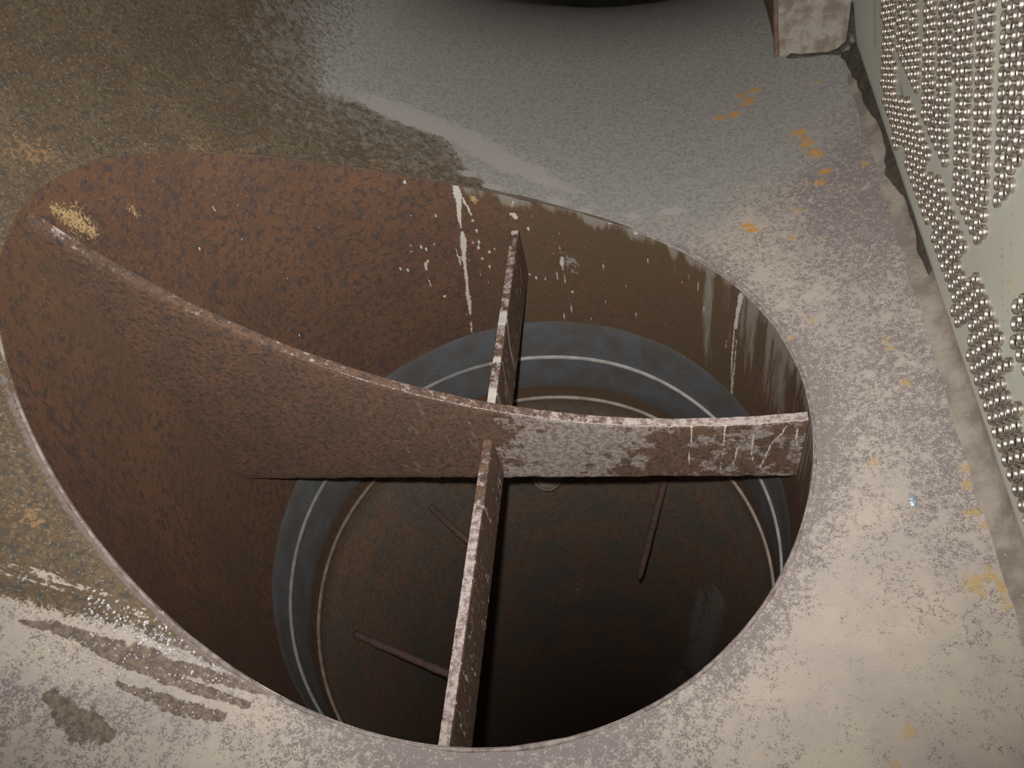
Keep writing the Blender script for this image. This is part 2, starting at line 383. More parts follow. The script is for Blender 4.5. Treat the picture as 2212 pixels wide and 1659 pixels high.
def sheet_material():
    m = NT('pale_tube_sheet_paint')
    n1, n2 = m.noise(4, 5), m.noise(40, 5, .65)
    c = m.mix(m.step(n1, .35, .65), (.60, .615, .515), (.565, .555, .465))
    c = m.mix(m.math('MULTIPLY', m.step(m.noise(12, 4, .6, (1, .35, 1.3)), .62, .72), .35), c, (.40, .40, .42))
    c = m.mix(m.math('MULTIPLY', m.mask(m.attr('scuff'), n2, .8, .35, .75), .6), c, (.30, .27, .23))
    c = m.mix(m.math('MULTIPLY', m.mask(m.attr('yellow'), n2, 1.0, .35, .9), .5), c, (.66, .55, .33))
    c = m.mix(m.math('MULTIPLY', m.mask(m.attr('far_grey'), n1, .5, .3, .8), .6), c, (.42, .43, .44))
    return m.fin(c, .5, .4, 0, n2, .1, .002)

def tube_material():
    m = NT('bright_tube_metal')
    r = m.rnd()
    n = m.noise(160, 4, .6)
    c = m.mix(r, (.46, .41, .345), (.56, .485, .39))
    c = m.mix(m.step(n, .48, .6), c, (.27, .23, .19))
    return m.fin(c, m.math('MULTIPLY_ADD', n, .2, .27), .5, .8, n, .15, .001)

MAT_SHELL = shell_material()
MAT_PIPE = pipe_material()
MAT_PLATE = plate_material()
MAT_SHEET = sheet_material()
MAT_TUBE = tube_material()
MAT_BORE_SHADE = simple('bore_shade_disc', (.05, .045, .04), (.03, .027, .025), 60)  # dark end disc in each tube, painted as the shade inside a bore
MAT_BAND = simple('blue_grey_coating', (.142, .146, .152), (.125, .112, .098), 13, .5, .4, 0, .15, (.17, .18, .195))
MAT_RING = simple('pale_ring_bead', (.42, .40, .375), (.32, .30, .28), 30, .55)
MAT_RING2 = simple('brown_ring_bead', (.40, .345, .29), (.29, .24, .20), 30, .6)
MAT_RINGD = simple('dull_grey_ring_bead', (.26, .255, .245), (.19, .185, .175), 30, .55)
MAT_RINGB = simple('rust_ring_bead', (.25, .19, .15), (.17, .125, .095), 30, .6)
MAT_ROD = simple('rusty_rod', (.15, .085, .065), (.105, .065, .055), 50, .6, fleck=(.24, .18, .15))
MAT_BOSS = simple('grey_brown_fitting', (.21, .17, .13), (.15, .115, .09), 40, .6, fleck=(.36, .32, .27))
MAT_WELD = simple('crusty_weld_bead', (.33, .28, .25), (.17, .13, .115), 60, .75, fleck=(.58, .51, .42))
MAT_WELDB = simple('brown_weld_bead', (.13, .09, .06), (.085, .06, .045), 40, .7, fleck=(.30, .26, .22))
MAT_SEAM = simple('dirty_seam_filler', (.35, .30, .245), (.22, .18, .145), 18, .7, fleck=(.38, .34, .28))
MAT_SEAMD = simple('dark_seam_tar', (.055, .045, .035), (.085, .07, .055), 40, .45, .5, fleck=(.2, .18, .15))
MAT_GUSSET = simple('mottled_gusset_paint', (.36, .315, .265), (.21, .165, .13), 26, .7, bump=.7, fleck=(.40, .34, .27))
MAT_GUSSIDE = simple('rusty_gusset_edge', (.20, .13, .09), (.14, .095, .07), 30, .7)
MAT_GRIT = simple('wet_mineral_grit', (.72, .68, .66), (.45, .41, .39), 90, .15, .7)
MAT_FLAKE = simple('bluish_metal_flake', (.55, .62, .72), (.42, .48, .56), 20, .12, .8, .6)
MAT_FAR_SHADE = simple('painted_end_shade', (.06, .055, .05), (.045, .04, .037), 6, .9, .1)  # shade painted into the end wall colour so the far end stays dark
MAT_DULL = simple('dull_chamber_paint', (.30, .275, .24), (.22, .20, .17), 6, .8)

# ------------------------------------------------------------------ the round shell: floor, ceiling, ends
S_MIN, Y_MIN, Y_MAX = -2.25, -2.3, 8.0
def build_floor():
    nphi, nr = 880, 250
    phi = np.linspace(0, 2 * math.pi, nphi, endpoint=False)
    # corner directions so that the rectangle keeps its corners
    ex0, ex1 = S_MIN * RS, S_T * RS
    hx = np.arcsin((np.cos(phi) - X0) / RS) * RS
    hy = np.sin(phi)
    cx, cy = math.asin((0 - X0) / RS) * RS, 0.0
    for ux, uy in ((ex0, Y_MIN), (ex0, Y_MAX), (ex1, Y_MIN), (ex1, Y_MAX)):
        a = math.atan2(uy - cy, ux - cx)
        d = np.arctan2(hy - cy, hx - cx)
        k = int(np.argmin(np.abs(np.angle(np.exp(1j * (d - a))))))
        # nudge this ray onto the corner direction by moving its start along the rim
        p0 = phi[k]
        for _ in range(40):
            f = math.atan2(math.sin(p0) - cy, math.asin((math.cos(p0) - X0) / RS) * RS - cx) - a
            f = (f + math.pi) % (2 * math.pi) - math.pi
            p0 -= f * .8
        phi[k] = p0
    hx = np.arcsin((np.cos(phi) - X0) / RS) * RS
    hy = np.sin(phi)
    dx, dy = hx - cx, hy - cy
    L = np.hypot(dx, dy); dx, dy = dx / L, dy / L
    tx = np.where(dx > 0, (ex1 - cx) / np.where(dx > 0, dx, 1), (ex0 - cx) / np.where(dx < 0, dx, -1))
    tx = np.where(np.abs(dx) < 1e-9, 1e9, tx)
    ty = np.where(dy > 0, (Y_MAX - cy) / np.where(dy > 0, dy, 1), (Y_MIN - cy) / np.where(dy < 0, dy, -1))
    ty = np.where(np.abs(dy) < 1e-9, 1e9, ty)
    T = np.minimum(tx, ty)
    g = np.linspace(0, 1, nr) ** 1.5
    R = L[:, None] + (T - L)[:, None] * g[None, :]
    U = (cx + dx[:, None] * R).ravel()
    Y = (cy + dy[:, None] * R).ravel()
    s = U / RS
    X = X0 + RS * np.sin(s)
    Z = ZC - RS * np.cos(s)
    # the bottom rolls off towards the far end: invented drop shaped to darken it
    ye = np.interp(s, [-1.2, -.68, -.5, -.33, -.1, .05, .4], [2.7, 2.26, 2.38, 2.50, 2.60, 2.64, 2.7])
    over = np.maximum(Y - ye + .55, 0)
    Z = Z - np.where(over < 1.2, .21 * over ** 2, .21 * 1.44 + .504 * (over - 1.2)) * sstep(-1.25, -.55, s)
    P = np.c_[s, Y]
    # --- stain masks, in arc angle / length along the shell
    bp = [(-.255, .985), (-.36, 1.0), (-.45, 1.09), (-.513, 1.253), (-.62, 1.232), (-.70, 1.222), (-.775, 1.16),
          (-.78, 1.32), (-.80, 1.6), (-.80, 2.0), (-.80, 3.0), (-2.3, 3.2), (-2.3, -1.1), (-1.1, -.97),
          (-.862, -.893), (-.767, -.887), (-.654, -.883), (-.552, -.935), (-.5, -.86), (-.45, -.6), (-.45, .6)]
    sd = poly_sd(P, bp)
    wd = .03 + .34 * np.clip((Y - 1.15) / .5, 0, 1) * sstep(-.66, -.82, s)
    brown = np.clip(.5 + .5 * sd / wd, 0, 1)
    rimd = np.hypot(X, Y) - 1.0
    # grey zone: upper part of the floor
    grey = sstep(.25, 1.35, Y + .55 * np.clip(-s, -.4, .8) * 1.2 - .9 * np.clip(s, 0, .4)) * .95
    lime_p = [(-.72, 1.25), (-.67, 1.34), (-.60, 1.36), (-.526, 1.37), (-.434, 1.35), (-.30, 1.22), (-.20, 1.08), (-.30, 1.10), (-.42, 1.17), (-.50, 1.235), (-.62, 1.22)]
    lime = np.clip(.5 + .5 * poly_sd(P, lime_p) / .035, 0, 1) * .95
    greymix = sstep(.3, 1.5, Y) * sstep(-1.15, -.8, s) * .68
    dash = np.clip(sstep(-.62, -.80, Y) * sstep(-.97, -.84, s) * sstep(-.90, -.86, Y) , 0, 1) * .36
    dash = np.maximum(dash, np.clip(.5 + .5 * poly_sd(P, [(-.74, -.79), (-.63, -.83), (-.62, -.88), (-.72, -.885)]) / .03, 0, 1) * .40)
    streaks = [([(-.832, -.930), (-.804, -.921), (-.769, -.926), (-.740, -.934), (-.708, -.930), (-.665, -.938), (-.611, -.942), (-.555, -.950)], [.005, .012, .014, .017, .020, .014, .013, .008]),
               ([(-.745, -.950), (-.702, -.957), (-.659, -.967), (-.621, -.975), (-.575, -.985)], [.005, .012, .013, .011, .008]),
               ([(-.716, -1.000), (-.677, -1.008), (-.640, -1.017), (-.60, -1.02)], [.006, .013, .015, .012]),
               ([(-.775, -1.05), (-.74, -1.085), (-.708, -1.101)], [.012, .030, .015]),
               ([(-.70, -.885), (-.66, -.887), (-.60, -.912), (-.575, -.925)], [.008, .012, .012, .006])]
    streak = np.zeros(len(P))
    for pl, w in streaks:
        # arc angle is stretched to length so that widths are even
        q = np.c_[P[:, 0] * RS, P[:, 1]]
        d = seg_dist(q, [(a * RS, b) for a, b in pl], w)
        streak = np.maximum(streak, np.clip(1.0 - .5 * d, 0, 1))
    orange = np.zeros(len(P)); yellow = np.zeros(len(P))
    def spot(arr, a, b, r, k=1.0, ax=1.0):
        d = np.hypot((P[:, 0] - a) * RS / ax, P[:, 1] - b) / r
        np.maximum(arr, np.clip(1.0 - .5 * d, 0, 1) * k, out=arr)
    for a, b, r in ((.161, 1.72, .020), (.149, 1.66, .018), (.138, 1.633, .017), (.113, 1.574, .022), (.081, 1.567, .018), (.13, 1.70, .016),
                    (.232, 1.348, .022), (.243, 1.264, .020), (.255, 1.182, .018), (.25, 1.21, .016), (.262, 1.075, .016), (.248, 1.02, .015),
                    (.108, .865, .016), (.116, .84, .017), (.24, 1.30, .012)):
        spot(orange, a, b, r, 1.0, 1.5)
    for a, b, r in ((-.262, 1.015, .020), (-.20, .985, .015), (-.452, 1.07, .016), (-.40, 1.035, .016), (-.385, 1.03, .010), (-.11, .965, .016), (-.03, .985, .022)):
        spot(lime, a, b, r, 1.25, 1.6)
    for a, b, r in ((.181, .758, .018), (.23, .722, .014), (.291, .231, .016), (.291, .19, .012), (.346, -.253, .022), (.34, -.30, .022), (.34, -.386, .02),
                    (.347, -.415, .022), (.355, -.45, .014), (.318, -.565, .03), (.335, -.55, .024), (.346, -.584, .024), (.346, -.62, .02), (.21, -.891, .018), (.236, -.19, .014),
                    (.33, 1.05, .02), (.30, .95, .014), (.19, .36, .012), (.152, .30, .012), (.20, .9, .02), (.35, -.80, .02), (.36, -.9, .03),
                    (.19, -.97, .016), (.23, -1.03, .02), (.30, .05, .015), (.29, 1.65, .02)):
        spot(yellow, a, b, r, .9)
    ochre = np.zeros(len(P))
    for a, b, r in ((-1.086, .161, .06), (-1.069, .198, .05), (-1.10, .13, .04), (-.96, .42, .05), (-.90, .55, .07), (-.84, .66, .05), (-.87, -.72, .05), (-.62, .9, .06), (-.70, .78, .05)):
        spot(ochre, a, b, r, .55)
    # crusty speckle density: strong on the right by the seam and around the mouth, weak on clean patches
    crust = .50 + .30 * sstep(.12, .30, s) * sstep(-.9, -.1, Y) - .25 * sstep(-.2, -1.0, Y) * sstep(.0, .2, s)
    crust = crust + .35 * np.exp(-(rimd / .07) ** 2)
    crust = crust + .30 * sstep(-.78, -.95, Y) * sstep(.05, -.15, s) + .12 * sstep(.3, .8, Y)
    crust = crust - .55 * sstep(-.42, -.58, s) * sstep(-1.06, -1.0, Y)
    crust = crust - .30 * sstep(-.45, -.6, s) * sstep(-1.0, -1.1, Y)
    crust = crust - .35 * np.exp(-(((s - .18) * RS / .22) ** 2 + ((Y + .75) / .25) ** 2)) - .2 * np.exp(-((rimd - .17) / .08) ** 2) * sstep(.6, .1, Y) * sstep(-.1, .1, s)
    rimdirt = np.exp(-((rimd - .026) / .009) ** 2) * .62 * sstep(-.15, .05, s)
    rimdirt = np.maximum(rimdirt, np.exp(-((rimd - .012) / .012) ** 2) * .58 * sstep(-.2, -.5, Y) * sstep(-.3, -.5, s))
    V = np.c_[X, Y, Z]
    F = grid_faces(nphi, nr, wrap_u=True, flip=True)
    return mesh_obj('floor', V, F, MAT_SHELL, attrs=dict(brown=brown, grey=grey, lime=lime, greymix=greymix, dash=dash, streak=streak,
                    orange=orange, yellow=yellow, ochre=ochre, crust=crust, rimdirt=rimdirt))
tag(build_floor(), 'scale-crusted curved steel floor of the chamber around the round opening', kind='structure')

def build_ceiling():
    a = np.linspace(S_MIN, -math.pi - S_T, 60)
    V = []
    for s in a:
        for y in np.linspace(Y_MIN, Y_MAX, 20):
            V.append((X0 + RS * math.sin(s), y, ZC - RS * math.cos(s)))
    return mesh_obj('ceiling', V, grid_faces(60, 20), MAT_DULL)
tag(build_ceiling(), 'unlit curved upper shell overhead', kind='structure')

def end_wall(name, y, mat=None):
    a = np.concatenate([np.linspace(S_T, -math.pi - S_T, 100)])
    V = [(X0 + RS * math.sin(s), y, ZC - RS * math.cos(s)) for s in a]
    if y > 0:
        V = [(X0 + RS * math.sin(s), y, ZC - RS * math.cos(s) - (4.0 if math.cos(s) > .3 else 0)) for s in a]
    return tag(mesh_obj(name, V, [tuple(range(len(V)))], mat or MAT_DULL, smooth=False), 'flat end of the chamber', kind='structure')
end_wall('wall_back', Y_MIN)
end_wall('wall_front', Y_MAX, MAT_FAR_SHADE)

# ------------------------------------------------------------------ tube sheet
def build_sheet():
    zlo = ZC - RS * math.cos(S_T) - .03
    zhi = ZC + RS * math.cos(S_T) + .03
    ny, nz = 700, 260
    y = np.linspace(Y_MIN, Y_MAX, ny)
    z = zlo + (zhi - zlo) * np.linspace(0, 1, nz) ** 1.6
    YY, ZZ = np.meshgrid(y, z, indexing='ij')
    YY, ZZ = YY.ravel(), ZZ.ravel()
    P = np.c_[YY, ZZ]
    scuff = np.zeros(len(P))
    for pl, w in (([(.13, .66), (.02, .56), (-.05, .5)], .006), ([(.20, .86), (.13, .74), (.02, .62), (-.03, .55)], .006),
                  ([(1.10, .46), (1.02, .42)], .02), ([(1.36, .40), (1.30, .34)], .014), ([(1.62, .50), (1.5, .40)], .02), ([(1.72, .62), (1.64, .50)], .014)):
        scuff = np.maximum(scuff, np.clip(1 - .5 * seg_dist(P, pl, [w] * len(pl)), 0, 1) * .75)
    yellow = np.clip(1 - .5 * np.hypot((YY - .0) / .07, (ZZ - .62) / .06), 0, 1) * .8
    far_grey = sstep(1.3, 1.9, YY) * .6  # sheet turns greyer towards the far end
    V = np.c_[np.full(len(P), XT), YY, ZZ]
    return mesh_obj('wall_right', V, grid_faces(ny, nz, flip=True), MAT_SHEET, attrs=dict(scuff=scuff, yellow=yellow, far_grey=far_grey), smooth=False)
tag(build_sheet(), 'pale green-grey painted tube sheet wall studded with rows of tube ends', kind='structure')

# seam filler between floor and tube sheet
def build_seam():
    y = np.linspace(Y_MIN + .02, 3.2, 260)
    zf = shell_z(XT)
    n1 = np.interp(y, np.linspace(-3, 4, 90), rng.normal(0, .004, 90))
    V = []
    wv = .050 + n1
    prof = [(-1.0, -.0), (-.72, .10), (-.42, .22), (-.15, .48), (-.04, .9), (0.0, 1.15)]
    for i in range(len(y)):
        for a, b in prof:
            x = XT + a * wv[i] - .0005
            V.append((x, y[i], float(shell_z(min(x, XT))) + b * .030 + .002))
    F = grid_faces(len(y), len(prof), flip=False)
    o = mesh_obj('trim_1', V, F, MAT_SEAM)
    return tag(o, 'grey-brown filler fillet along the joint of floor and tube sheet', kind='structure')
build_seam()
def build_tar():
    # dark hardened sealant along the far stretch of the joint and under the gusset
    V, F = [], []
    ny = 240
    y = np.linspace(.42, 1.80, ny)
    w = np.interp(y, [.42, .55, .60, .80, .88, 1.02, 1.07, 1.18, 1.26, 1.34, 1.5, 1.62, 1.8],
                  [.005, .012, .004, .004, .022, .025, .008, .005, .008, .026, .030, .034, .058])
    w = w * (1 + .16 * np.interp(y, np.linspace(.4, 1.8, 34), rng.normal(0, 1, 34)))
    for i in range(ny):
        for k in range(6):
            t = k / 5
            x = XT - .004 - max(w[i], .002) * t
            h = .036 * (1 - t) ** 1.2 + .006 + .006 * math.sin(math.pi * t)
            V.append((x, y[i], float(shell_z(x)) + (h if k < 5 else -.002)))
    F += grid_faces(ny, 6, flip=True)
    # tongue running under the foot of the gusset and up its corner
    b = len(V)
    p2 = [(XT - .010, 1.775, .238), (1.345, 1.80, .196), (1.30, 1.826, .176), (1.25, 1.852, .163), (1.20, 1.876, .153), (1.165, 1.897, .146), (1.15, 1.90, .142)]
    v2, f2 = sweep(p2, [.034, .022, .012, .014, .011, .014, .004], 8)
    V += list(v2); F += [tuple(i + b for i in q) for q in f2]
    b = len(V)
    p3 = [(XT - .010, 1.775, .238), (XT - .010, 1.825, .268), (XT - .008, 1.875, .31), (XT - .006, 1.92, .345)]
    v3, f3 = sweep(p3, [.030, .018, .010, .004], 8)
    V += list(v3); F += [tuple(i + b for i in q) for q in f3]
    o = mesh_obj('sealant_bead', V, F, MAT_SEAMD, origin=(XT - .016, 1.78, .2))
    return tag(o, 'dark brown hardened sealant in the seam below the gusset block', 'sealant')
build_tar()

# gusset
def build_gusset():
    root = empty('gusset_block', (1.26, 1.95, .15))
    tag(root, 'mottled beige sloping gusset block against the tube sheet at the far end of the seam', 'gusset')
    # sloping slab from the floor up along the tube sheet
    def foot(x):
        return np.array([x, 1.925 - (x - 1.11) * .50, float(shell_z(x)) - .012])
    dirv = np.array([0, .68, .60]); dirv /= np.linalg.norm(dirv)
    nu, nv = 24, 40
    V = []
    for i in range(nu):
        x = 1.112 + (XT - .002 - 1.112) * i / (nu - 1)
        f = foot(x)
        for j in range(nv):
            q = f + dirv * (1.0 * j / (nv - 1))
            V.append(q)
    n = len(V)
    F = grid_faces(nu, nv, flip=False)
    mesh_obj('sloping_face', V, F, MAT_GUSSET, root)
    # side and underside closing the wedge
    V2 = []
    x = 1.112
    f = foot(x)
    for j in range(nv):
        q = f + dirv * (1.0 * j / (nv - 1))
        V2.append((x, q[1], q[2])); V2.append((x + .001, q[1] + .02, float(shell_z(x)) - .25))
    mesh_obj('rusty_side', V2, [(2 * j, 2 * j + 2, 2 * j + 3, 2 * j + 1) for j in range(nv - 1)], MAT_GUSSIDE, root)
    # rounded rusty corner bead along the free edge
    path = [foot(1.112) + dirv * t for t in np.linspace(0.01, .98, 30)]
    v, fc = sweep(path, .012, 8)
    mesh_obj('edge_bead', v, fc, MAT_GUSSIDE, root)
build_gusset()

# ------------------------------------------------------------------ nozzle pipe below the opening
def rim_z(th):
    return shell_z(np.cos(th))
def build_pipe():
    root = empty('nozzle_pipe', (0, 0, 0))
    tag(root, 'large rusty round pipe dropping down through the floor, blue-grey band inside', 'pipe')
    nth = 800
    th = np.linspace(0, 2 * math.pi, nth, endpoint=False)
    zt = rim_z(th)
    g1 = np.linspace(0, 1, 230)
    g2 = np.linspace(0, 1, 90)[1:]
    V = np.zeros((nth, 319, 3))
    for i in range(nth):
        z = np.concatenate([zt[i] + (-2.2 - zt[i]) * g1, -2.2 - 7.3 * g2])
        V[i, :, 0] = math.cos(th[i]); V[i, :, 1] = math.sin(th[i]); V[i, :, 2] = z
    V = V.reshape(-1, 3)
    TH = np.degrees(np.arctan2(V[:, 1], V[:, 0])); Z = V[:, 2]
    P = np.c_[np.radians(TH), Z]
    drip = np.zeros(len(P))
    def line(arr, pts, w, k=1.0):
        q = [(math.radians(a), b) for a, b in pts]
        d = seg_dist(P, q, [x * .85 for x in w])
        np.maximum(arr, np.clip(1 - .5 * d, 0, 1) * k, out=arr)
    line(drip, [(100.6, .315), (101.0, .26), (101.3, .20), (102.0, .141), (102.4, .085)], [.012, .016, .013, .008, .004])
    line(drip, [(100.9, .28), (100.1, .23), (99.4, .17), (99.2, .14)], [.006, .005, .005, .004])
    line(drip, [(102.3, .065), (102.6, .02), (103.2, -.03)], [.008, .015, .013])
    line(drip, [(103.2, -.03), (104.0, -.12), (104.4, -.18), (105.2, -.27)], [.010, .007, .008, .006])
    line(drip, [(105.2, -.26), (105.5, -.33), (106.2, -.40)], [.011, .013, .006], .85)
    line(drip, [(106.6, -.45), (107.4, -.53)], [.008, .006], .75)
    line(drip, [(104.6, .01), (104.9, -.10)], [.004, .004], .8)
    line(drip, [(101.2, .33), (98.3, .30), (96.5, .275)], [.016, .010, .012], .9)
    line(drip, [(93.0, .265), (90.5, .25)], [.009, .006], .85)
    line(drip, [(79.9, -.115), (80.3, -.19), (80.1, -.26)], [.010, .004, .003], .8)
    line(drip, [(89.6, .118), (89.2, .10)], [.012, .010])
    line(drip, [(112.8, -.04), (113.2, -.08)], [.010, .006], .8)
    line(drip, [(79.7, .02), (80.6, -.16)], [.003, .003], .65)
    line(drip, [(32.0, .075), (32.7, -.02), (32.9, -.10)], [.015, .010, .012])
    line(drip, [(33.4, -.08), (33.4, -.30), (32.7, -.50)], [.005, .007, .006], .85)
    line(drip, [(32.2, -.10), (32.3, -.30), (32.2, -.55)], [.004, .006, .004], .8)
    line(drip, [(35.5, -.22), (35.2, -.36)], [.004, .004], .8)
    for a, b, r in ((71.5, .155, .020), (66.5, .125, .014), (60.5, .10, .010), (52, .10, .012), (96.8, .285, .012), (79.0, -.80, .016)):
        line(drip, [(a, b), (a + .4, b - .01)], [r, r])
    for k in range(46):
        a, b = 100 + rng.normal(0, 13), .05 + rng.normal(0, .17)
        line(drip, [(a, b), (a, b - .01)], [.0035 + .004 * rng.random()] * 2, .9)
    for k in range(40):
        a, b = rng.uniform(40, 118), rng.uniform(-.75, .0)
        line(drip, [(a, b), (a + .2, b - rng.uniform(.02, .07))], [.0035, .002], .72)
    for k in range(26):
        a, b = rng.uniform(122, 172), rng.uniform(-.1, .7)
        line(drip, [(a, b), (a, b - .012)], [.004, .003], .8)
    smear = sstep(62, 20, np.abs(TH - 5)) * sstep(-.62, .0, Z) * .55
    smear = np.maximum(smear, np.exp(-((TH - 42) / 3.5) ** 2) * sstep(-.75, -.3, Z) * .45)
    smear = np.maximum(smear, sstep(52, 15, np.abs(TH)) * sstep(.22, .0, rim_z(np.radians(TH)) - Z) * .8)
    smear = np.maximum(smear, sstep(115, 95, TH) * sstep(15, 30, TH) * sstep(.10, .0, rim_z(np.radians(TH)) - Z) * .62)
    pale = np.zeros(len(P))
    line(pale, [(31, -2.45), (37, -3.3), (43, -4.3)], [.09, .12, .12], .95)
    line(pale, [(40, -2.7), (44, -3.6)], [.04, .05], .9)
    line(pale, [(50, -4.6), (58, -5.6)], [.10, .16], .65)
    line(pale, [(77.5, -.12), (76.5, -.20)], [.04, .02], .55)
    line(pale, [(95, -3.3), (97, -3.6)], [.05, .05], .5)
    gold = np.zeros(len(P))
    line(gold, [(175.2, 1.00), (173.4, .93), (172.2, .87)], [.022, .045, .026], .72)
    line(gold, [(163.6, .835), (163.2, .80)], [.016, .014], .62)
    line(gold, [(97.9, .225), (97.4, .205)], [.014, .012], .85)
    line(gold, [(89.8, .17), (89.4, .16)], [.008, .008], .85)
    olive = sstep(125, 80, TH) * sstep(-10, 40, TH) * .7
    olive = np.maximum(olive, sstep(-100, -170, TH) * .45)
    deep = sstep(-1.05, -1.25, Z)
    dots = sstep(150, 100, TH) * sstep(35, 55, TH) * sstep(-.8, -.4, Z) * .6
    mesh_obj('pipe_wall', V, grid_faces(nth, 319, wrap_u=True), MAT_PIPE, root,
             attrs=dict(drip=drip, smear=smear, pale=pale, gold=gold, olive=olive, deep=deep, dots=dots))
    # blue-grey coated band, slightly proud of the wall, ragged upper edge
    nb, nbv = 400, 14
    V = []
    tb = np.linspace(0, 2 * math.pi, nb, endpoint=False)
    jag = np.interp(np.linspace(0, 1, nb), np.linspace(0, 1, 60), np.r_[rng.normal(0, .004, 59), 0])
    for i, t in enumerate(tb):
        d = math.degrees(t)
        top = -.535 + .05 * math.cos(t - .6) + jag[i]
        for j in range(nbv):
            z = top + (-1.0 - top) * j / (nbv - 1)
            r = .9965 if 0 < j < nbv - 1 else 1.001
            V.append((r * math.cos(t), r * math.sin(t), z))
    mesh_obj('coated_band', V, grid_faces(nb, nbv, wrap_u=True), MAT_BAND, root)['label'] = 'blue-grey coated band'
    def ring(name, z, rad, mat, mat2):
        path = [((1.0) * math.cos(t), math.sin(t), z + .003 * math.sin(t * 7)) for t in np.linspace(0, 2 * math.pi, 260, endpoint=False)]
        v, f = sweep(path, rad, 8, closed=True)
        o = mesh_obj(name, v, f, [mat, mat2], root)
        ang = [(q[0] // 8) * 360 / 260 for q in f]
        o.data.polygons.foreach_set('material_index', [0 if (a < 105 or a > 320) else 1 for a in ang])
        return o
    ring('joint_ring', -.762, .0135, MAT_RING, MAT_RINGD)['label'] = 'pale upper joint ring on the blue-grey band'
    ring('joint_ring', -1.087, .012, MAT_RING2, MAT_RINGB)['label'] = 'thin pale lower joint ring'
    # weld bead round the mouth
    t = np.linspace(0, 2 * math.pi, 500, endpoint=False)
    jr = np.interp(np.linspace(0, 1, 500), np.linspace(0, 1, 120), np.r_[rng.normal(0, .0018, 119), 0])
    path = np.c_[np.cos(t) * 1.006, np.sin(t) * 1.006, rim_z(t) + .001]
    v, f = sweep(path, .0048 + jr, 8, closed=True)
    w = mesh_obj('mouth_weld', v, f, [MAT_WELD, MAT_WELDB], root)
    idx = [1 if (f_[0] // 8) in range(int(500 * 62 / 360), int(500 * 192 / 360)) else 0 for f_ in f]
    w.data.polygons.foreach_set('material_index', idx)
    # closed far end
    c = [(math.cos(a) * 1.001, math.sin(a) * 1.001, -9.45) for a in np.linspace(0, 2 * math.pi, 60, endpoint=False)]
    mesh_obj('end_plate', c, [tuple(range(60))], MAT_ROD, root, smooth=False)
build_pipe()

# ------------------------------------------------------------------ cross of plates in the mouth
def slab(name, parent, top_fn, bot_fn, a0, a1, half, axis, masks, mat=None):
    """upright plate; 'a' runs along its length, axis 'x' or 'y' gives the direction"""
    na, nz = 300, 46
    a = np.linspace(a0, a1, na)
    top = top_fn(a) + np.interp(a, np.linspace(a0, a1, 70), rng.normal(0, .0012, 70))
    bot = bot_fn(a) + np.interp(a, np.linspace(a0, a1, 90), rng.normal(0, .0022, 90))
    V, F, tags = [], [], []
    def P(al, off, z):
        return (al, off, z) if axis == 'x' else (-off, al, z)
    prof = []
    for side in (-1, 1):
        base = len(V)
        for i in range(na):
            for j in range(nz):
                z = bot[i] + (top[i] - bot[i]) * j / (nz - 1)
                inset = .003 if j in (0, nz - 1) else 0
                V.append(P(a[i], side * (half - inset), z)); tags.append((a[i], (top[i] - z), z, side, 0))
        F += grid_faces(na, nz, base=base, flip=(side > 0))
    # top and bottom strips
    for which, zz in ((1, top), (2, bot)):
        base = len(V)
        for i in range(na):
            for k, off in enumerate((-half + .003, 0, half - .003)):
                V.append(P(a[i], off, zz[i] + (.0012 if (which == 1 and k == 1) else 0))); tags.append((a[i], 0 if which == 1 else 9, zz[i], 0, which))
        F += grid_faces(na, 3, base=base, flip=(which == 2))
    # ends
    for i in (0, na - 1):
        base = len(V)
        V += [P(a[i], -half, bot[i]), P(a[i], half, bot[i]), P(a[i], half, top[i]), P(a[i], -half, top[i])]
        tags += [(a[i], .1, bot[i], 0, 3)] * 4
        F.append((base, base + 1, base + 2, base + 3) if i else (base + 3, base + 2, base + 1, base))
    T = np.array(tags)
    return mesh_obj(name, V, F, mat or MAT_PLATE, parent, attrs=masks(T))

